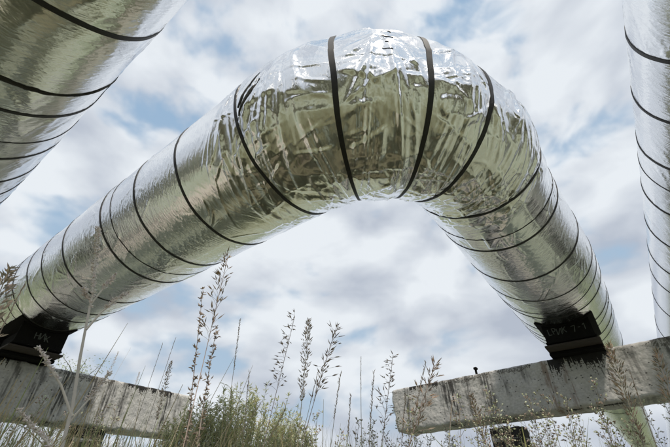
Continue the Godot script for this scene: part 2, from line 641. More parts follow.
func make_materials():
	var foil := mat(Color(0.95, 0.952, 0.955), 0.18, 1.0)
	foil.normal_enabled = true
	foil.normal_texture = normal_noise(5, 0.010, 4, 8.0, 512, true)
	foil.normal_scale = 0.3
	foil.uv1_scale = Vector3(5.0, 1.4, 1.0)
	M.foil = foil
	var slack := foil.duplicate()
	slack.normal_scale = 0.15
	M.foil_slack = slack
	M.strap = mat(srgb(0.018, 0.018, 0.019), 0.55)
	M.wool = mat(srgb(0.03, 0.03, 0.026), 0.95)
	var steel := mat(srgb(0.010, 0.0097, 0.0097), 0.9)
	steel.metallic_specular = 0.2
	steel.normal_enabled = true
	steel.normal_texture = normal_noise(9, 0.03, 4, 2.0)
	steel.uv1_triplanar = true
	steel.uv1_scale = Vector3(3, 3, 3)
	M.steel = steel
	M.rust = mat(srgb(0.035, 0.027, 0.022), 0.8)
	M.chalk = mat(srgb(0.09, 0.10, 0.10), 0.95)
	var gr := mat(Color.WHITE, 0.95)
	gr.albedo_texture = tint_noise(40, 0.01, srgb(0.145, 0.172, 0.125), srgb(0.31, 0.335, 0.28))
	gr.uv1_triplanar = true
	gr.uv1_world_triplanar = true
	gr.uv1_scale = Vector3(0.35, 0.35, 0.35)
	M.ground = gr
	var md := gr.duplicate()
	md.albedo_texture = tint_noise(43, 0.012, srgb(0.07, 0.095, 0.045), srgb(0.17, 0.19, 0.10))
	md.uv1_scale = Vector3(0.2, 0.2, 0.2)
	M.meadow = md
	var sand := mat(Color.WHITE, 0.95)
	sand.albedo_texture = tint_noise(41, 0.02, srgb(0.26, 0.23, 0.19), srgb(0.48, 0.45, 0.40))
	sand.uv1_triplanar = true
	sand.uv1_world_triplanar = true
	sand.uv1_scale = Vector3(0.5, 0.5, 0.5)
	M.sand = sand
	var plant := mat(Color.WHITE, 0.75)
	plant.vertex_color_use_as_albedo = true
	plant.backlight_enabled = true
	plant.backlight = Color(0.8, 0.8, 0.62)
	plant.cull_mode = BaseMaterial3D.CULL_DISABLED
	M.plant = plant
	var stem := mat(Color.WHITE, 0.85)
	stem.vertex_color_use_as_albedo = true
	M.stem = stem

func build_ground():
	var st := SurfaceTool.new()
	st.begin(Mesh.PRIMITIVE_TRIANGLES)
	st.set_smooth_group(0)
	var ring := [0.0, 1, 2, 3, 4, 5, 6, 8, 10, 13, 17, 22, 30, 40, 60, 90, 140, 220, 400]
	var n := 48
	var P := func(r: float, j: int) -> Vector3:
		var u := TAU * (j % n) / n
		var x := cos(u) * r
		var z := sin(u) * r
		return Vector3(x, soil(x, z), z)
	for k in ring.size() - 1:
		for j in n:
			quad(st, P.call(ring[k], j), P.call(ring[k], j + 1), P.call(ring[k + 1], j + 1), P.call(ring[k + 1], j))
	st.generate_normals()
	var o := part("ground", st.commit(), M.ground, self)
	o.set_meta("kind", "structure")
	# greener meadow further off, with a ragged edge
	var ms := SurfaceTool.new()
	ms.begin(Mesh.PRIMITIVE_TRIANGLES)
	ms.set_smooth_group(0)
	var me := noise(FastNoiseLite.TYPE_SIMPLEX, 35, 0.25, 3, FastNoiseLite.FRACTAL_FBM)
	var mr := [0.0, 1.5, 4.0, 8.0, 14.0, 25.0, 45.0, 80.0, 140.0, 230.0, 380.0]
	var mn := 120
	var Q := func(k: int, j: int) -> Vector3:
		var u := TAU * (j % mn) / mn
		var r: float = 12.5 + 4.0 * me.get_noise_2d(cos(u) * 9.0, sin(u) * 9.0) + mr[k]
		return Vector3(cos(u) * r, soil(cos(u) * r, sin(u) * r) + (0.10 if k > 0 else -0.04), sin(u) * r)
	for k in mr.size() - 1:
		for j in mn:
			quad(ms, Q.call(k, j), Q.call(k, j + 1), Q.call(k + 1, j + 1), Q.call(k + 1, j))
	ms.generate_normals()
	part("meadow", ms.commit(), M.meadow, self).set_meta("kind", "structure")
	# the trodden strip of pale sand that follows the pipes
	var ps := SurfaceTool.new()
	ps.begin(Mesh.PRIMITIVE_TRIANGLES)
	ps.set_smooth_group(0)
	var en := noise(FastNoiseLite.TYPE_SIMPLEX, 33, 0.8, 3, FastNoiseLite.FRACTAL_FBM)
	for leg in [[DL, DR, -1.1, 0.8, 2.2, 11.0], [DR, DL, 1.05, 0.6, 3.0, 10.0]]:
		var rows := []
		var n2 := 90
		for k in n2 + 1:
			var t: float = lerpf(leg[4], leg[5], pow(float(k) / n2, 1.5))
			var row := []
			for q in 9:
				var f := q / 4.0 - 1.0
				var w: float = leg[3] * (1.0 + 0.6 * en.get_noise_2d(t, signf(f) * 20.0)) * minf(1.0, minf(k, n2 - k) * 0.12)
				var p: Vector3 = leg[0] * t + leg[1] * (leg[2] + f * w)
				row.append(Vector3(p.x, soil(p.x, p.z) + (0.03 if absf(f) < 0.99 else -0.02), p.z))
			rows.append(row)
		for k in n2:
			for q in 8:
				quad(ps, rows[k][q], rows[k][q + 1], rows[k + 1][q + 1], rows[k + 1][q])
	ps.generate_normals()
	part("path", ps.commit(), M.sand, self).set_meta("kind", "structure")

func build_pipes():
	# the pipe whose bend is seen from below
	var L := Line.new()
	L.corner = DR * 1.15 + DL * 0.26 + Vector3.UP * AXIS_H
	L.tuck = 0.055
	var bold := []      # a, width, tilt, phase
	for s in [[0.97, 0.0194, 0.02], [1.56, 0.0187, 0.0], [2.07, 0.0180, 0.02], [2.58, 0.0187, 0.05], [3.26, 0.0158, 0.05], [3.70, 0.0086, 0.03], [4.05, 0.0144, 0.04], [4.42, 0.0086, 0.02], [4.9, 0.0144, 0.03], [5.5, 0.0144, 0.02], [6.6, 0.0144, 0.0], [9.0, 0.0144, 0.0]]:
		bold.append([-(s[0] - BEND), s[1], -s[2], 1.6])
	for s in [[0.345, 0.022, 0.012], [0.70, 0.022, -0.01], [0.965, 0.021, 0.0]]:
		bold.append([s[0], s[1], s[2], 0.0])
	for s in [[0.92, 0.0173, 0.04], [1.42, 0.0166, 0.02], [1.99, 0.0173, 0.03], [2.46, 0.0086, 0.05], [2.95, 0.0130, 0.04], [3.45, 0.0086, 0.06], [3.95, 0.0101, 0.03], [5.4, 0.0144, 0], [7.0, 0.0144, 0], [9.5, 0.0144, 0], [13.0, 0.0144, 0], [17.0, 0.0144, 0]]:
		bold.append([ARC + s[0] - BEND, s[1], s[2], 0.6])
	bold.sort_custom(func(p, q): return p[0] < q[0])
	for b in bold:
		L.straps.append([b[0], b[2], b[3]])
	map_begin(L, -5.0, ARC + 4.2, 0.006)
	crumple(L, 7, 1.0)
	print("creases ", Time.get_ticks_msec())
	var pipe := thing("insulated_pipe", "foil wrapped pipe with its black strapped bend arching between both visible beams", "pipe", L.corner * Vector3(1, 0, 1))
	fill_pipe(pipe, L, bold, -24.0, 36.0, 0.006, 520)
	# thin wires wound round the foil
	for w in [[-(2.36 - BEND), -0.07], [-(4.62 - BEND), 0.03], [ARC + 0.37, 0.05], [ARC + 1.85, -0.06], [ARC + 2.78, -0.05], [ARC + 3.3, 0.05]]:
		shift_part(part("wire", strap_mesh(L, [w[0], w[1], 0.4], 0.005, 0.003), M.strap, pipe), pipe)
	var rip := [[Vector2(-0.06, -0.13), Vector2(-0.02, -0.075), Vector2(0.03, -0.015), Vector2(0.075, 0.03)], [Vector2(-0.045, -0.205), Vector2(0.0, -0.155), Vector2(0.05, -0.09), Vector2(0.085, -0.05)]]
	for k in 2:
		var o := part("rip", rip_mesh(L, rip[k], [0.014, 0.046, 0.036, 0.003], 0.004, 5 + k, 0.15), M.wool, pipe)
		shift_part(o, pipe)

	for k in 5:
		var u := lerpf(0.12, -0.08, k / 4.0)
		shift_part(part("slit", rip_mesh(L, [Vector2(0.525 + 0.012 * (k % 2), u), Vector2(0.537 + 0.012 * (k % 2), u - 0.006), Vector2(0.55 + 0.01 * (k % 3), u - 0.016)], [0.0015, 0.004, 0.0015], 0.003, 40 + k, 0.2), M.wool, pipe), pipe)

	# its neighbour, passing overhead
	var N := Line.new()
	N.corner = DR * -0.337 + DL * -1.198 + Vector3.UP * AXIS_H
	N.shift = 57.0
	bold = []
	for s in [[0.95, 0.0216, 0.0], [1.6, 0.0216, 0.0], [2.42, 0.0245, 0.03], [3.10, 0.0187, 0.02], [3.6, 0.0144, 0.04], [3.95, 0.0130, 0.05], [4.2, 0.0130, 0.04], [4.5, 0.0130, 0.05], [5.0, 0.0144, 0], [5.6, 0.0144, 0], [7.5, 0.0144, 0]]:
		bold.append([-(s[0] - BEND), s[1], -s[2], 1.6])
	for s in [0.3, 0.7, 1.05]:
		bold.append([s, 0.032, 0.0, 0.0])
	for s in [[0.95, 0.0216, 0], [1.5, 0.0216, 0], [2.05, 0.0245, 0.03], [2.5, 0.0173, 0.03], [2.95, 0.0173, 0.05], [3.55, 0.0158, 0.04], [4.1, 0.0158, 0.05], [4.7, 0.0144, 0.04], [5.2, 0.0144, 0.05], [6.0, 0.0144, 0.04], [7.2, 0.0144, 0.0], [9.0, 0.0144, 0.0]]:
		bold.append([ARC + s[0] - BEND, s[1], s[2], 2.4])
	bold.sort_custom(func(p, q): return p[0] < q[0])
	for b in bold:
		N.straps.append([b[0], b[2], b[3]])
	map_begin(N, -4.6, ARC + 4.6, 0.010)
	crumple(N, 8, 1.3)
	var pipe2 := thing("insulated_pipe", "foil wrapped pipe running beside the arching one, with a long ragged rip", "pipe", N.corner * Vector3(1, 0, 1))
	fill_pipe(pipe2, N, bold, -24.0, 36.0, 0.012, 300)
	for w in [[-(3.35 - BEND), 0.03], [ARC + 2.4, 0.05]]:
		shift_part(part("wire", strap_mesh(N, [w[0], w[1], 0.4], 0.005, 0.003), M.strap, pipe2), pipe2)
	var a := -(2.86 - BEND)
	var q := PI * 0.5
	shift_part(part("rip", rip_mesh(N, [Vector2(a + 0.03, -0.2 * q), Vector2(a, -0.55 * q), Vector2(a - 0.02, -0.75 * q), Vector2(a - 0.01, -0.95 * q), Vector2(a - 0.03, -1.12 * q)], [0.03, 0.06, 0.02, 0.05, 0.015], 0.004, 21, 0.95), M.wool, pipe2), pipe2)
	shift_part(part("rip", rip_mesh(N, [Vector2(a - 0.02, -0.98 * q), Vector2(a - 0.12, -1.0 * q), Vector2(a - 0.24, -0.97 * q)], [0.012, 0.016, 0.006], 0.004, 22, 0.6), M.wool, pipe2), pipe2)

func shift_part(o: Node3D, parent: Node3D):
	o.position = -parent.position      # meshes are built in world space

func fill_pipe(pipe: Node3D, L: Line, bold: Array, a_min: float, a_max: float, fine: float, around: int):
	var edges := [a_min]
	for b in bold:
		edges.append(b[0])
	edges.append(a_max)
	for k in edges.size() - 1:
		var mid: float = (edges[k] + edges[k + 1]) / 2
		var far: float = max(-mid, mid - ARC)
		var step := fine if far < 0.6 else (fine * 1.6 if far < 4.2 else 0.09)
		var nu := around if far < 0.6 else (int(around * 0.62) if far < 4.2 else 96)
		shift_part(part("foil_sheet", foil_sheet(L, edges[k] - 0.004, edges[k + 1] + 0.004, step, nu), M.foil if L.shift == 0.0 and far > 0.6 else M.foil_slack, pipe), pipe)
	for b in bold:
		shift_part(part("strap", strap_mesh(L, [b[0], b[2], b[3]], b[1], 0.0035), M.strap, pipe), pipe)

func build_supports():
	var rough := normal_noise(19, 0.04, 5, 5.0, 1280)
	rough.height = 128
	var face := func(t: Texture2D) -> StandardMaterial3D:
		var m := mat(Color.WHITE, 0.92)
		m.albedo_texture = t
		m.normal_enabled = true
		m.normal_texture = rough
		m.normal_scale = 0.3
		return m
	# right beam: runs along DL, its face towards the camera at 4.6 m along DR
	var top := EYE + 1.185
	var right_mat: Material = face.call(concrete_image(1400, 180, 31,
		[[0.04, 0.012, 0.9, 0.8, 0], [0.155, 0.05, 0.9, 0.95, 0], [0.20, 0.02, 1.0, 0.7, 0], [0.245, 0.03, 1.0, 0.85, 0], [0.285, 0.015, 0.6, 0.6, 0], [0.33, 0.025, 0.45, 0.5, 0], [0.375, 0.016, 1.1, 0.7, 1], [0.41, 0.012, 1.1, 0.55, 1], [0.475, 0.004, 0.8, 1.0, 0], [0.485, 0.004, 0.7, 1.0, 0], [0.53, 0.03, 0.8, 0.45, 0], [0.60, 0.05, 0.7, 0.8, 0], [0.655, 0.03, 0.6, 0.7, 0], [0.71, 0.05, 0.9, 0.8, 0], [0.8, 0.05, 0.9, 0.8, 0], [0.9, 0.05, 0.9, 0.8, 0]],
		[[0.66, 0.12, 0.09, 0.22], [0.20, 0.03, 0.09, 0.12], [0.31, 0.03, 0.05, 0.12]], [[0.05, 0.13, 0.07], [0.385, 0.50, 0.20]]))
	var left_mat: Material = face.call(concrete_image(1400, 180, 52,
		[[0.22, 0.02, 1.0, 0.7, 0], [0.30, 0.02, 1.0, 0.5, 0], [0.48, 0.03, 0.9, 0.6, 0], [0.55, 0.02, 1.0, 0.7, 0], [0.60, 0.02, 0.9, 0.7, 0], [0.655, 0.035, 1.0, 0.9, 0], [0.72, 0.03, 0.9, 0.9, 0], [0.76, 0.03, 0.9, 0.85, 0], [0.80, 0.02, 0.9, 0.8, 0], [0.925, 0.016, 1.2, 1.0, 0], [0.96, 0.02, 1.0, 0.5, 0]],
		[[0.70, 0.03, 0.08, 0.12]], [[0.80, 0.94, 0.09], [0.40, 0.53, 0.10]]))
	# x axis of each beam mesh, y up, z towards the camera
	var len_r := 5.0
	var br := thing("concrete_beam", "grey concrete beam with a free end, sooty marks below its black saddle and dark water runs", "beam", DL * 2.50 + DR * 4.6 + Vector3.UP * (top - 0.055))
	br.basis = Basis(-DL, Vector3.UP, -DR).rotated(DR, deg_to_rad(-1.7))
	part("beam_body", beam_mesh(len_r, 0.5, 0.42, 61, 0.03), right_mat, br)
	var lug := SurfaceTool.new()
	lug.begin(Mesh.PRIMITIVE_TRIANGLES)
	add_tube(lug, [Vector3(1.13, -0.02, -0.08), Vector3(1.13, 0.04, -0.08), Vector3(1.135, 0.075, -0.08)], 0.014, 0.013, 8)
	add_box(lug, Transform3D(Basis.IDENTITY, Vector3(1.133, 0.07, -0.08)), Vector3(0.045, 0.03, 0.045), 0.008)
	lug.generate_normals()
	part("bolt", lug.commit(), M.steel, br)
	var len_l := 4.7
	var bl := thing("concrete_beam", "grey concrete beam among grass and weeds, striped by dark streaks", "beam", DL * 5.0 - DR * 1.45 + Vector3.UP * (EYE + 1.145))
	bl.basis = Basis(DR, Vector3.UP, -DL)
	part("beam_body", beam_mesh(len_l, 0.53, 0.42, 77, 0.03), left_mat, bl)
	# columns under the beams
	var col_mat: Material = face.call(concrete_image(300, 300, 83, [[0.3, 0.2, 1.0, 0.6, 0], [0.7, 0.15, 1.0, 0.6, 0]], [], [[0.0, 1.0, 0.9]]))  # black cover is the shade beneath the beam, painted into the colour
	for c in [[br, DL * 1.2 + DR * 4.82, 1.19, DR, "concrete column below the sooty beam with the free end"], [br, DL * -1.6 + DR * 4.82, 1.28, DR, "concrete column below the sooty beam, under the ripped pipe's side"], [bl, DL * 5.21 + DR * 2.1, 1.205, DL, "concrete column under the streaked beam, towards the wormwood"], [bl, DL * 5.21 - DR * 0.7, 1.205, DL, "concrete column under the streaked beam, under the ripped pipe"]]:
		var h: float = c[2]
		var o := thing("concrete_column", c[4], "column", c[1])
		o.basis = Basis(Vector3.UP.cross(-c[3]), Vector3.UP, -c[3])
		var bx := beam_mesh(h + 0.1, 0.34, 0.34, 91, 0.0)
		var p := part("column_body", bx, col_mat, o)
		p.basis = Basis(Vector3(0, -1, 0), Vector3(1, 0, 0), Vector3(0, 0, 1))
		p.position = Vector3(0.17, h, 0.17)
	# saddles between pipe and beam
	saddle(DL * 0.26 + DR * 4.70, DR, EYE + 1.182, true, "black steel saddle holding the arching pipe above the sooty beam", "LPИК 7-1")
	saddle(DL * 5.10 + DR * 1.15, DL, EYE + 1.15, true, "black steel saddle holding the arching pipe above the streaked beam", "НИК")
	saddle(DL * -1.198 + DR * 4.70, DR, EYE + 1.225, false, "black steel saddle under the ripped pipe above the sooty beam", "")
	saddle(DL * 5.10 - DR * 0.337, DL, EYE + 1.15, false, "black steel saddle under the ripped pipe above the streaked beam", "")

# a welded cradle: base plates, two end plates cut to the pipe, webs, a curved bed
func saddle(at: Vector3, along: Vector3, y0: float, marked: bool, label: String, chalk: String):
	var o := thing("pipe_saddle", label, "saddle", Vector3(at.x, y0, at.z))
	o.basis = Basis(Vector3.UP.cross(-along), Vector3.UP, -along)   # z towards the camera side
	var rise := AXIS_H - y0
	var lo := part("slide_plate", box_mesh(Vector3(0.50, 0.03, 0.46), 0.004), M.steel, o)
	lo.position = Vector3(0, 0.008, 0)
	var base := part("base_plate", box_mesh(Vector3(0.50, 0.022, 0.70), 0.004), M.rust, o)
	base.position = Vector3(0, 0.040, 0.06)
	var flange := part("flange", box_mesh(Vector3(0.46, 0.02, 0.66), 0.004), M.steel, o)
	flange.position = Vector3(0, 0.078, 0.06)
	var web := part("web", box_mesh(Vector3(0.34, 0.03, 0.62), 0.003), M.steel, o)
	web.position = Vector3(0, 0.058, 0.06)
	for z in [-0.27, 0.38]:
		var st := SurfaceTool.new()
		st.begin(Mesh.PRIMITIVE_TRIANGLES)
		var n := 16
		var t := 0.014
		for k in n:
			var x0 := lerpf(-0.22, 0.22, float(k) / n)
			var x1 := lerpf(-0.22, 0.22, float(k + 1) / n)
			var h0 := rise - sqrt(0.505 * 0.505 - x0 * x0)
			var h1 := rise - sqrt(0.505 * 0.505 - x1 * x1)
			for q in [[z + t / 2, false], [z - t / 2, true]]:
				var p := [Vector3(x0, 0.086, q[0]), Vector3(x1, 0.086, q[0]), Vector3(x1, h1, q[0]), Vector3(x0, h0, q[0])]
				st.set_smooth_group(-1)
				if q[1]: quad(st, p[0], p[1], p[2], p[3])
				else: quad(st, p[3], p[2], p[1], p[0])
			quad(st, Vector3(x0, h0, z + t / 2), Vector3(x1, h1, z + t / 2), Vector3(x1, h1, z - t / 2), Vector3(x0, h0, z - t / 2))
		for s in [-0.22, 0.22]:
			var hh := rise - sqrt(0.505 * 0.505 - 0.0484)
			quad(st, Vector3(s, 0.086, z - t / 2), Vector3(s, 0.086, z + t / 2), Vector3(s, hh, z + t / 2), Vector3(s, hh, z - t / 2))
		st.generate_normals()
		part("end_plate", st.commit(), M.steel, o)
	for s in [-1, 1]:
		var wb := part("side_web", box_mesh(Vector3(0.014, 0.15, 0.62), 0.003), M.steel, o)
		wb.position = Vector3(s * 0.17, 0.162, 0.055)
	# curved bed against the foil
	var bed := SurfaceTool.new()
	bed.begin(Mesh.PRIMITIVE_TRIANGLES)
	var seg := 24
	for k in seg:
		var a0 := lerpf(-0.56, 0.56, float(k) / seg)
		var a1 := lerpf(-0.56, 0.56, float(k + 1) / seg)
		for q in [[0.502, true], [0.516, false]]:
			bed.set_smooth_group(0 if q[1] else 1)
			var p := [Vector3(sin(a0) * q[0], rise - cos(a0) * q[0], -0.32), Vector3(sin(a1) * q[0], rise - cos(a1) * q[0], -0.32), Vector3(sin(a1) * q[0], rise - cos(a1) * q[0], 0.43), Vector3(sin(a0) * q[0], rise - cos(a0) * q[0], 0.43)]
			if q[1]: quad(bed, p[3], p[2], p[1], p[0])
			else: quad(bed, p[0], p[1], p[2], p[3])
		bed.set_smooth_group(2)
		quad(bed, Vector3(sin(a0) * 0.502, rise - cos(a0) * 0.502, 0.43), Vector3(sin(a1) * 0.502, rise - cos(a1) * 0.502, 0.43), Vector3(sin(a1) * 0.516, rise - cos(a1) * 0.516, 0.43), Vector3(sin(a0) * 0.516, rise - cos(a0) * 0.516, 0.43))
	bed.generate_normals()
	part("bed", bed.commit(), M.steel, o)
	if marked:
		var fnt := SystemFont.new()
		fnt.font_names = PackedStringArray(["Droid Sans"])
		for k in chalk.length():
			if chalk[k] == " ":
				continue
			var tm := TextMesh.new()
			tm.text = chalk[k]
			tm.font = fnt
			tm.font_size = 40
			tm.pixel_size = 0.0022
			tm.depth = 0.002
			var c := part("chalk_mark", tm, M.chalk, o)
			c.position = Vector3(0.02 + (k - chalk.length() / 2.0) * 0.046, 0.18 + 0.008 * sin(k * 2.3), 0.3885)
			c.rotation.z = 0.05 + 0.12 * sin(k * 1.7)

# ------------------------------------------------------------------ plants
func begin() -> SurfaceTool:
	var st := SurfaceTool.new()
	st.begin(Mesh.PRIMITIVE_TRIANGLES)
	return st

func bend(p: Vector3, q: Vector3, n: int, sag := Vector3.ZERO) -> Array:
	var pts := []
	for k in n + 1:
		var t := float(k) / n
		pts.append(p.lerp(q, t) + sag * 4.0 * t * (1.0 - t))
	return pts

# a blade: a folded strip that tapers to its tip
func add_blade(st: SurfaceTool, base: Vector3, dir: Vector3, length: float, width: float, droop: float, c: Color, seg := 5):
	st.set_smooth_group(-1)
	st.set_color(c)
	var side := dir.cross(Vector3.UP)
	if side.length() < 0.05:
		side = Vector3.RIGHT
	side = side.normalized()
	var p := base
	var d := dir.normalized()
	var last := []
	for k in seg + 1:
		var t := float(k) / seg
		var w := width * 0.5 * (1.0 - t * t) * (0.6 + 0.8 * minf(t * 3.0, 0.5)) + 0.0003
		var mid := p - d.cross(side).normalized() * w * 0.35
		var row := [p - side * w, mid, p + side * w]
		if k > 0:
			quad(st, last[0], last[1], row[1], row[0])
			quad(st, last[1], last[2], row[2], row[1])
		last = row
		p += d * length / seg
		d = (d + Vector3.DOWN * droop / seg).normalized()

# a leaf or a spikelet: a small pointed spindle
func add_spikelet(st: SurfaceTool, at: Vector3, dir: Vector3, length: float, r: float, c: Color):
	st.set_smooth_group(-1)
	st.set_color(c)
	var d := dir.normalized()
	var x := d.cross(Vector3(0.3, 0.5, 0.81)).normalized()
	var y := d.cross(x)
	var m := at + d * length * 0.4
	var ring := [m + x * r, m + (y * 0.87 - x * 0.5) * r, m - (y * 0.87 + x * 0.5) * r]
	var tip := at + d * length
	for i in 3:
		var j := (i + 1) % 3
		for v in [at, ring[j], ring[i], tip, ring[i], ring[j]]:
			st.add_vertex(v)

func add_leaf(st: SurfaceTool, at: Vector3, dir: Vector3, up: Vector3, length: float, width: float, c: Color):
	st.set_smooth_group(-1)
	st.set_color(c)
	var d := dir.normalized()
	var s := d.cross(up).normalized() * width * 0.5
	var m := at + d * length * 0.45
	var tip := at + d * length - up * length * 0.12
	for v in [at, m - s, tip, at, tip, m + s]:
		st.add_vertex(v)

func vary(r: RandomNumberGenerator, c: Vector3, amt := 0.2) -> Color:
	var k := 1.0 + r.randf_range(-amt, amt)
	return Color(c.x * k * (1.0 + r.randf_range(-0.06, 0.06)), c.y * k, c.z * k * (1.0 + r.randf_range(-0.08, 0.08)))

const STRAW := Vector3(0.58, 0.51, 0.40)
const PINK := Vector3(0.54, 0.44, 0.38)
const BROWN := Vector3(0.38, 0.305, 0.25)
const GREEN := Vector3(0.27, 0.32, 0.17)
const SAGE := Vector3(0.50, 0.53, 0.38)

func finish(st: SurfaceTool) -> ArrayMesh:
	st.generate_normals()
	return st.commit()

func stalk(base: Vector3, tip: Vector3, kind: String, seed_: int, label: String, group: String) -> Node3D:
	var r := RandomNumberGenerator.new()
	r.seed = seed_
	var names := {"brome": "brome_grass", "plume": "plume_grass", "narrow": "fine_grass_stalk", "spike": "grass_blade_stalk", "mugwort": "dry_mugwort"}
	var o := thing(names[kind], label, "weed" if kind == "mugwort" else "grass stalk", base, group)
	var top := tip - base
	var lean := Vector3(top.x, 0, top.z)
	var n := 14
	var pts := []
	for k in n + 1:
		var t := float(k) / n
		var wob := Vector3(sin(t * 5.0 + seed_), 0, cos(t * 4.0 + seed_ * 2.0)) * 0.006 * t
		pts.append(Vector3(0, top.y * t, 0) + lean * (0.75 * t + 0.25 * t * t) + wob)
	var st := begin()
	var col := PINK if kind in ["brome", "mugwort"] else STRAW
	st.set_color(vary(r, col * 0.8, 0.15))
	add_tube(st, pts, 0.0045 if kind == "mugwort" else 0.0027, 0.0010, 5)
	part("stem", finish(st), M.stem, o)
	var at := func(t: float) -> Vector3:
		var f := clampf(t, 0, 0.9999) * n
		var i := int(f)
		return pts[i].lerp(pts[i + 1], f - i)
	st = begin()
	if kind == "brome":
		var side := Vector3(r.randf_range(-0.3, 1.0), 0, r.randf_range(-0.6, 0.6)).normalized()
		for k in 50:
			var t := lerpf(0.74, 1.0, k / 49.0)
			var p: Vector3 = at.call(t)
			var d := (side * r.randf_range(0.1, 1.0) + Vector3(r.randf_range(-0.5, 0.5), r.randf_range(0.2, 1.3), r.randf_range(-0.5, 0.5))).normalized()
			var l := r.randf_range(0.015, 0.07) * (1.25 - (t - 0.76) * 3.0)
			var q := p + d * l + Vector3.DOWN * l * 0.25
			st.set_color(vary(r, PINK, 0.2))
			add_tube(st, [p, p.lerp(q, 0.5) + Vector3.UP * l * 0.08, q], 0.0006, 0.0005, 3)
			for m in 2:
				add_spikelet(st, q, d + Vector3(r.randf_range(-0.5, 0.5), -0.35, r.randf_range(-0.5, 0.5)), r.randf_range(0.022, 0.040), 0.0027, vary(r, BROWN * 1.35 if r.randf() < 0.6 else PINK * 0.8, 0.3))
	elif kind == "plume":
		for k in 240:
			var t := lerpf(0.72, 1.0, pow(k / 239.0, 0.9))
			var p: Vector3 = at.call(t)
			var a := r.randf() * TAU
			var d := Vector3(cos(a), r.randf_range(0.7, 1.7), sin(a)).normalized()
			var l := r.randf_range(0.006, 0.055) * sin(clampf((t - 0.72) / 0.28, 0.08, 0.97) * PI)
			add_spikelet(st, p + d * l * 0.6, d, r.randf_range(0.012, 0.024), 0.0023, vary(r, STRAW * 0.75 if r.randf() < 0.5 else BROWN * 1.7, 0.3))
	elif kind == "narrow":
		for k in 60:
			var t := lerpf(0.80, 1.0, k / 59.0)
			var p: Vector3 = at.call(t)
			var a := r.randf() * TAU
			var d := Vector3(cos(a) * 0.5, 1.0, sin(a) * 0.5)
			add_spikelet(st, p, d, r.randf_range(0.010, 0.022), 0.0017, vary(r, BROWN * 1.5, 0.35))
	elif kind == "spike":
		for k in 34:
			var t := lerpf(0.86, 1.0, k / 33.0)
			var a := r.randf() * TAU
			add_spikelet(st, at.call(t), Vector3(cos(a) * 0.25, 1.0, sin(a) * 0.25), 0.012, 0.0013, vary(r, BROWN * 1.4, 0.3))
	else:
		for k in 26:
			var t := lerpf(0.45, 1.0, k / 25.0)
			var p: Vector3 = at.call(t)
			var a := r.randf() * TAU
			var l := r.randf_range(0.02, 0.10) * (1.3 - t)
			var q := p + Vector3(cos(a) * 0.45, 1.0, sin(a) * 0.45).normalized() * l
			st.set_color(vary(r, BROWN * 1.6, 0.2))
			add_tube(st, [p, q], 0.0008, 0.0005, 3)
			for m in 8:
				var e := p.lerp(q, r.randf_range(0.2, 1.0))
				add_spikelet(st, e, Vector3(r.randf_range(-1, 1), r.randf_range(-0.3, 1.0), r.randf_range(-1, 1)), r.randf_range(0.010, 0.026), 0.0035, vary(r, PINK * 0.75 if r.randf() < 0.5 else BROWN * 1.2, 0.3))
	var hd := part("seed_head", finish(st), M.plant, o)
	hd.set_meta("kind", "stuff")
	for k in 2 if kind != "mugwort" else 0:
		var t := r.randf_range(0.25, 0.55)
		var a := r.randf() * TAU
		st = begin()
		add_blade(st, at.call(t), Vector3(cos(a) * 0.4, 1.0, sin(a) * 0.4), r.randf_range(0.16, 0.3), 0.006, r.randf_range(0.6, 1.8), vary(r, STRAW * 0.8 if r.randf() < 0.6 else GREEN * 1.4, 0.15), 6)
		part("leaf", finish(st), M.plant, o)
	return o

func wormwood(at: Vector3, height: float, spread: float, seed_: int, label: String):
	var r := RandomNumberGenerator.new()
	r.seed = seed_
	var o := thing("wormwood_shrub", label, "shrub", at)
	var stems := begin()
	var lv := begin()
	for k in 190:
		var a := r.randf() * TAU
		var q := sqrt(r.randf())
		var b := Vector3(cos(a), 0, sin(a)) * q * spread * 0.35
		var h := height * r.randf_range(0.80, 1.05) * (1.0 - 0.22 * q * q)
		var tip := Vector3(cos(a), 0, sin(a)) * spread * q + Vector3(r.randf_range(-0.08, 0.08), h, r.randf_range(-0.08, 0.08))
		var pts := bend(b, tip, 6, Vector3(0, h * 0.06, 0))
		stems.set_color(vary(r, Vector3(0.28, 0.26, 0.19), 0.2))
		add_tube(stems, pts, 0.003, 0.0008, 3)
		for m in 74:
			var t := pow(r.randf(), 0.6) * 0.62 + 0.38
			var f := t * 5.999
			var p: Vector3 = pts[int(f)].lerp(pts[int(f) + 1], f - int(f))
			var d := Vector3(r.randf_range(-1, 1), r.randf_range(-0.1, 1.2), r.randf_range(-1, 1)).normalized()
			add_leaf(lv, p, d, Vector3(r.randf_range(-1, 1), 1, r.randf_range(-1, 1)).normalized(), r.randf_range(0.02, 0.055), r.randf_range(0.005, 0.011), vary(r, SAGE if r.randf() < 0.85 else STRAW, 0.25))
	part("stems", finish(stems), M.plant, o).set_meta("kind", "stuff")
	part("leaves", finish(lv), M.plant, o).set_meta("kind", "stuff")

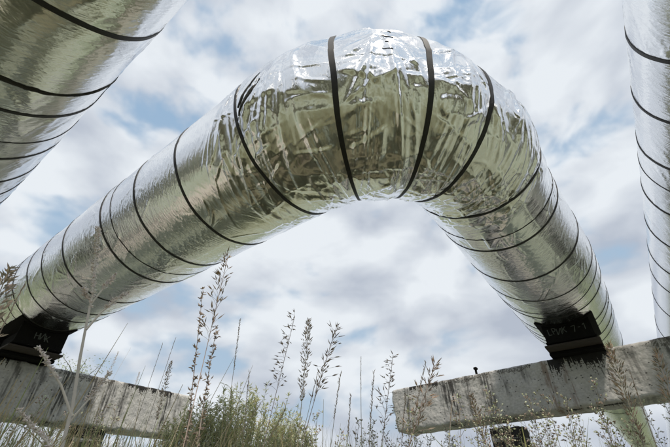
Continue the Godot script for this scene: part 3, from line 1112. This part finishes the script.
func airy_weed(seed_: int, height: float) -> Array:
	var r := RandomNumberGenerator.new()
	r.seed = seed_
	var st := begin()
	var bud := begin()
	var top := Vector3(r.randf_range(-0.12, 0.12), height, r.randf_range(-0.12, 0.12))
	var pts := bend(Vector3.ZERO, top, 10, Vector3(r.randf_range(-0.03, 0.03), 0, r.randf_range(-0.03, 0.03)))
	st.set_color(vary(r, STRAW * 0.55, 0.2))
	add_tube(st, pts, 0.0022, 0.0007, 4)
	for k in 20:
		var t := lerpf(0.42, 1.0, k / 19.0)
		var f := t * 9.999
		var p: Vector3 = pts[int(f)].lerp(pts[int(f) + 1], f - int(f))
		var a := k * 2.4 + r.randf()
		var l := r.randf_range(0.04, 0.16) * (1.35 - t)
		var q := p + Vector3(cos(a) * 0.7, 0.9, sin(a) * 0.7).normalized() * l
		st.set_color(vary(r, STRAW * 0.6, 0.2))
		add_tube(st, [p, p.lerp(q, 0.5) - Vector3.UP * l * 0.05, q], 0.0009, 0.0005, 3)
		for m in 7:
			var e := p.lerp(q, r.randf_range(0.3, 1.0))
			var d := Vector3(r.randf_range(-1, 1), r.randf_range(-0.2, 1), r.randf_range(-1, 1)).normalized()
			var e2 := e + d * r.randf_range(0.004, 0.016)
			add_tube(st, [e, e2], 0.0005, 0.0004, 3)
			add_spikelet(bud, e2, d, r.randf_range(0.008, 0.015), 0.0034, vary(r, BROWN if r.randf() < 0.35 else SAGE, 0.3))
	return [finish(st), finish(bud)]

func soil(x: float, z: float) -> float:
	return -0.02 + 0.05 * n_ground.get_noise_2d(x, z)

func on_path(x: float, z: float) -> bool:
	var p := Vector3(x, 0, z)
	var a := p.dot(DL)
	var b := p.dot(DR)
	return (b > -1.9 and b < -0.3 and a > 2.6) or (a > 0.45 and a < 1.6 and b > 3.4)

func tuft(seed_: int, blades: int, height: float) -> ArrayMesh:
	var r := RandomNumberGenerator.new()
	r.seed = seed_
	var st := begin()
	for k in blades:
		var a := r.randf() * TAU
		var lean := r.randf_range(0.05, 0.45)
		var c := GREEN
		var q := r.randf()
		if q < 0.30: c = STRAW * 0.8
		elif q < 0.55: c = SAGE * 0.75
		add_blade(st, Vector3(cos(a), 0, sin(a)) * r.randf_range(0.0, 0.07), Vector3(cos(a) * lean, 1.0, sin(a) * lean), height * r.randf_range(0.6, 1.1), r.randf_range(0.004, 0.008), r.randf_range(0.2, 1.2), vary(r, c, 0.25), 5)
	return finish(st)

func build_plants():
	var stalks := [
		[-0.526, -1.405, -0.490, 1.483, -1.418, "brome"], [-0.505, -1.626, -0.632, 1.391, -1.578, "mugwort"], [-0.510, -1.675, -0.561, 1.223, -1.658, "mugwort"],
		[-0.525, -2.137, -0.590, 1.466, -2.119, "narrow"], [-0.400, -1.760, -0.214, 1.346, -1.787, "brome"], [-0.186, -1.690, -0.128, 1.287, -1.695, "plume"],
		[-0.327, -1.705, 0.010, 1.256, -1.720, "brome"], [-0.122, -2.001, 0.037, 1.123, -2.000, "narrow"], [0.114, -1.997, 0.141, 1.194, -1.995, "spike"],
		[0.082, -1.900, 0.191, 1.094, -1.890, "narrow"], [0.061, -1.806, 0.277, 1.144, -1.779, "brome"], [-0.039, -1.639, 0.410, 1.028, -1.546, "brome"],
		[0.719, -1.867, 0.662, 0.987, -1.887, "plume"], [0.899, -1.326, 0.975, 1.023, -1.269, "plume"], [-3.704, -5.713, -3.336, 2.525, -5.925, "spike"],
		[-3.450, -5.627, -3.375, 2.381, -5.672, "plume"], [-3.076, -5.952, -3.092, 2.155, -5.944, "plume"], [-1.217, -2.742, -1.214, 1.388, -2.744, "plume"],
		[-1.183, -2.316, -1.121, 1.388, -2.346, "spike"], [-1.175, -2.432, -1.100, 1.470, -2.466, "spike"], [-0.826, -1.867, -0.363, 0.967, -1.967, "spike"],
		[-0.617, -1.829, -0.236, 0.922, -1.885, "spike"], [0.987, -1.385, 1.048, 0.950, -1.339, "spike"], [1.141, -1.525, 1.255, 1.055, -1.426, "plume"],
		[-0.651, -0.764, -0.716, 0.999, -0.698, "plume"], [-0.733, -0.821, -0.761, 1.011, -0.794, "spike"], [0.113, -1.924, 0.458, 1.130, -1.844, "narrow"],
		[0.261, -1.588, 0.455, 0.890, -1.534, "spike"], [0.236, -2.292, 0.406, 1.065, -2.264, "narrow"], [0.001, -2.401, 0.092, 1.092, -2.398, "narrow"],
		[-0.341, -2.182, -0.099, 1.175, -2.198, "spike"], [-0.546, -2.542, -0.572, 1.263, -2.536, "narrow"]]
	var says := {"brome": ["dry grass stalk with loose drooping spikelets standing before open sky", "loose drooping grass stalks"], "plume": ["dry grass stalk with a dense feathery plume", "feathery plumed grass stalks"], "narrow": ["thin dry grass stalk with a narrow brown head", "narrow headed grass stalks"], "spike": ["bare thin grass stem ending in a slim brown tip", "slim tipped grass stems"], "mugwort": ["upright brown mugwort stalk with withered leaf clusters beside the sage shrub", "withered mugwort stalks"]}
	var own := {0: "tallest dry grass stalk, its drooping head touching the arching pipe's underside",
		1: "taller upright brown mugwort stalk with withered leaf clusters before the wormwood", 2: "shorter upright brown mugwort stalk with withered leaf clusters before the wormwood",
		5: "dense feathery grass plume between two drooping stalks before open sky", 11: "drooping pinkish grass stalk hanging across the sooty beam's free end",
		12: "short straw plume before the column of the sooty beam", 13: "pale plumed grass stalk standing before the sooty beam, beside its saddle",
		14: "slim bare grass stem rising behind the streaked beam", 15: "taller of two plumed stalks rising behind the streaked beam", 16: "shorter of two plumed stalks rising behind the streaked beam",
		17: "brownish grass plume standing before the streaked beam's end", 23: "plumed grass stalk before the sooty beam, where the ripped pipe crosses it", 24: "pale grass plume reaching up beside the streaked beam's saddle"}
	for k in stalks.size():
		var s: Array = stalks[k]
		var w: Array = says[s[5]]
		stalk(Vector3(s[0], soil(s[0], s[1]) - 0.01, s[1]), Vector3(s[2], s[3], s[4]), s[5], 100 + k, own.get(k, w[0]), "" if own.has(k) else w[1])
	pale_weed()
	# grey-green wormwood between the beams
	wormwood(Vector3(-0.98, -0.03, -3.12), 1.22, 0.32, 301, "tall grey-green wormwood shrub leaning on the streaked beam's end")
	wormwood(Vector3(-0.70, -0.03, -3.25), 1.36, 0.45, 302, "fullest grey-green wormwood shrub, just past the streaked beam's end")
	wormwood(Vector3(-0.36, -0.03, -2.95), 1.03, 0.34, 303, "lower grey-green wormwood shrub between the two beams")
	young_tree()
	leafy_plant(Vector3(0.715, -0.03, -1.66))
	# airy weeds with tiny buds
	var protos := []
	for k in 5:
		protos.append(airy_weed(500 + k, 0.98))
	for k in 96:
		var ang := rng.randf_range(-0.06, 0.80) if k < 80 else rng.randf_range(-0.9, -0.1)
		var rad := rng.randf_range(1.35, 3.0)
		var x := sin(ang) * rad
		var z := -cos(ang) * rad
		var o := thing("budding_weed", "thin branching weed with tiny buds along its stems", "weed", Vector3(x, soil(x, z) - 0.01, z), "thin budding weeds in the grass")
		var p: Array = protos[k % 5]
		part("stem", p[0], M.plant, o).set_meta("kind", "stuff")
		part("buds", p[1], M.plant, o).set_meta("kind", "stuff")
		var h := (0.66 + rad * 0.085 + rng.randf_range(-0.05, 0.14))
		o.scale = Vector3.ONE * h / 0.98
		o.rotation.y = rng.randf() * TAU
	# grass
	for v in 1:
		var mm := MultiMesh.new()
		mm.transform_format = MultiMesh.TRANSFORM_3D
		mm.mesh = tuft(700 + v, 18, 0.8)
		var list := []
		for k in 2400:
			var rad := 0.6 + pow(rng.randf(), 1.4) * 8.0
			var ang := rng.randf() * TAU
			var x := sin(ang) * rad
			var z := -cos(ang) * rad
			if on_path(x, z) and rng.randf() < 0.9:
				continue
			var front := -z / rad
			var left := smoothstep(0.1, -0.35, x / rad) if z < 0 else 0.5
			var h := rng.randf_range(0.42, 0.68) + 0.16 * left * rng.randf()
			if rad < 1.1:
				h = minf(h, 0.60)
			elif left > 0.4 and rad < 4.5 and rng.randf() < 0.7:
				h = rng.randf_range(0.72, 0.92) + 0.05 * rad
			list.append(Transform3D(Basis(Vector3.UP, rng.randf() * TAU).scaled(Vector3(1.1, h / 0.8, 1.1)), Vector3(x, soil(x, z) - 0.02, z)))
		for k in 870:      # the tall stand round the streaked beam and before the gap
			var ang := rng.randf_range(-1.0, 0.12)
			var rad := rng.randf_range(1.15, 3.2)
			var x := sin(ang) * rad
			var z := -cos(ang) * rad
			var h := 0.69 + rad * (0.10 if ang < -0.42 else 0.085) + rng.randf_range(-0.10, 0.08)
			list.append(Transform3D(Basis(Vector3.UP, rng.randf() * TAU).scaled(Vector3(0.9, h / 0.8, 0.9)), Vector3(x, soil(x, z) - 0.02, z)))
		for k in 320:      # finer, lower grass below the sooty beam
			var ang := rng.randf_range(0.0, 0.85)
			var rad := rng.randf_range(1.2, 2.8)
			var x := sin(ang) * rad
			var z := -cos(ang) * rad
			list.append(Transform3D(Basis(Vector3.UP, rng.randf() * TAU).scaled(Vector3(0.8, (0.68 + 0.08 * rad + rng.randf_range(-0.08, 0.05)) / 0.8, 0.8)), Vector3(x, soil(x, z) - 0.02, z)))
		for k in 340:      # thick low grass at the foot of the streaked beam
			var ang := rng.randf_range(-0.95, -0.40)
			var rad := rng.randf_range(1.15, 2.4)
			var x := sin(ang) * rad
			var z := -cos(ang) * rad
			list.append(Transform3D(Basis(Vector3.UP, rng.randf() * TAU).scaled(Vector3(1.3, (0.70 + 0.08 * rad + rng.randf_range(-0.05, 0.05)) / 0.8, 1.3)), Vector3(x, soil(x, z) - 0.02, z)))
		mm.instance_count = list.size()
		for k in list.size():
			mm.set_instance_transform(k, list[k])
		var g := MultiMeshInstance3D.new()
		g.name = numbered("grass")
		g.multimesh = mm
		g.material_override = M.plant
		add_child(g)
		g.set_meta("kind", "stuff")
		tag(g, "tall mixed green and straw grass covering the ground under the pipes", "grass")

func leafy_plant(at: Vector3):
	var r := RandomNumberGenerator.new()
	r.seed = 88
	var o := thing("broad_grass", "yellow-green grass clump with broad arching leaves before the sooty beam's column", "grass", at)
	for k in 15:
		var a := r.randf() * TAU
		var st := begin()
		add_blade(st, Vector3(cos(a), 0, sin(a)) * 0.02, Vector3(cos(a) * 0.22, 1.0, sin(a) * 0.22), r.randf_range(0.72, 0.98), r.randf_range(0.014, 0.024), r.randf_range(0.5, 2.2), vary(r, Vector3(0.28, 0.31, 0.12) if r.randf() < 0.6 else STRAW, 0.2), 9)
		part("leaf", finish(st), M.plant, o)

func pale_weed():
	var r := RandomNumberGenerator.new()
	r.seed = 9
	var base := Vector3(-0.36, 0, -0.70)
	var o := thing("pale_weed", "pale pinkish dead weed stalk with knobby side branches before the streaked beam", "weed", base)
	var lines := [
		[Vector3(-0.36, -0.03, -0.70), Vector3(-0.40, 0.35, -0.69), Vector3(-0.423, 0.595, -0.679), Vector3(-0.434, 0.655, -0.673), Vector3(-0.442, 0.721, -0.667), Vector3(-0.455, 0.793, -0.658), Vector3(-0.465, 0.854, -0.651), Vector3(-0.474, 0.912, -0.644), Vector3(-0.486, 0.963, -0.637), Vector3(-0.497, 1.017, -0.627), Vector3(-0.505, 1.055, -0.620)],
		[Vector3(-0.439, 0.705, -0.669), Vector3(-0.465, 0.749, -0.651), Vector3(-0.487, 0.775, -0.633), Vector3(-0.504, 0.800, -0.621)],
		[Vector3(-0.438, 0.695, -0.671), Vector3(-0.424, 0.735, -0.679), Vector3(-0.409, 0.776, -0.687)],
		[Vector3(-0.471, 0.892, -0.647), Vector3(-0.463, 0.933, -0.651), Vector3(-0.453, 0.962, -0.659)],
		[Vector3(-0.463, 0.845, -0.651), Vector3(-0.454, 0.883, -0.658), Vector3(-0.441, 0.912, -0.667), Vector3(-0.426, 0.932, -0.677)],
		[Vector3(-0.418, 0.560, -0.682), Vector3(-0.431, 0.631, -0.674), Vector3(-0.453, 0.668, -0.659), Vector3(-0.475, 0.685, -0.643), Vector3(-0.494, 0.706, -0.629)],
		[Vector3(-0.472, 0.902, -0.644), Vector3(-0.479, 0.905, -0.639), Vector3(-0.486, 0.918, -0.634)]]
	for k in lines.size():
		var st := begin()
		var pts := []
		for p in lines[k]:
			pts.append(p - base + Vector3(r.randf_range(-1, 1), 0, r.randf_range(-1, 1)) * 0.002)
		st.set_color(vary(r, Vector3(0.68, 0.60, 0.55), 0.06))
		add_tube(st, pts, 0.0039 if k == 0 else 0.0022, 0.0010, 8)
		part("stem" if k == 0 else "branch", finish(st), M.stem, o)
		# dry knobs and husks towards the tip
		var kn := begin()
		var n := 26 if k == 0 else 12
		for m in n:
			var t: float = lerpf(0.66 if k == 0 else 0.45, 1.0, float(m) / (n - 1))
			var f := t * (pts.size() - 1.001)
			var p: Vector3 = pts[int(f)].lerp(pts[int(f) + 1], f - int(f))
			for h in 9:
				var d := Vector3(r.randf_range(-1, 1), r.randf_range(-0.2, 1), r.randf_range(-1, 1)).normalized()
				add_spikelet(kn, p + d * 0.0015, d, r.randf_range(0.003, 0.0085), r.randf_range(0.0010, 0.0021), vary(r, Vector3(0.70, 0.63, 0.58), 0.12))
		part("husks", finish(kn), M.stem, o).set_meta("kind", "stuff")

func young_tree():
	var r := RandomNumberGenerator.new()
	r.seed = 15
	var at := Vector3(-5.3, -0.03, -7.6)
	var o := thing("young_tree", "small pale-leaved tree behind the streaked beam's saddle", "tree", at)
	var st := begin()
	st.set_color(Color(0.16, 0.14, 0.11))
	var trunk := bend(Vector3.ZERO, Vector3(0.1, 2.5, 0), 8, Vector3(0.05, 0, 0.05))
	add_tube(st, trunk, 0.045, 0.012, 7)
	var lv := begin()
	for k in 34:
		var t := r.randf_range(0.35, 1.0)
		var f := t * 7.999
		var p: Vector3 = trunk[int(f)].lerp(trunk[int(f) + 1], f - int(f))
		var a := r.randf() * TAU
		var q := p + Vector3(cos(a), r.randf_range(0.3, 1.1), sin(a)).normalized() * r.randf_range(0.35, 0.85)
		st.set_color(Color(0.16, 0.14, 0.11))
		add_tube(st, [p, p.lerp(q, 0.5) + Vector3.UP * 0.04, q], 0.010, 0.003, 4)
		for m in 110:
			var e := p.lerp(q, r.randf_range(0.25, 1.05)) + Vector3(r.randfn(0, 0.07), r.randfn(0, 0.07), r.randfn(0, 0.07))
			add_leaf(lv, e, Vector3(r.randf_range(-1, 1), r.randf_range(-1, 0.6), r.randf_range(-1, 1)), Vector3(r.randf_range(-1, 1), 1, r.randf_range(-1, 1)).normalized(), r.randf_range(0.03, 0.055), r.randf_range(0.012, 0.02), vary(r, Vector3(0.36, 0.40, 0.30), 0.2))
	part("trunk", finish(st), M.plant, o)
	part("crown", finish(lv), M.plant, o).set_meta("kind", "stuff")
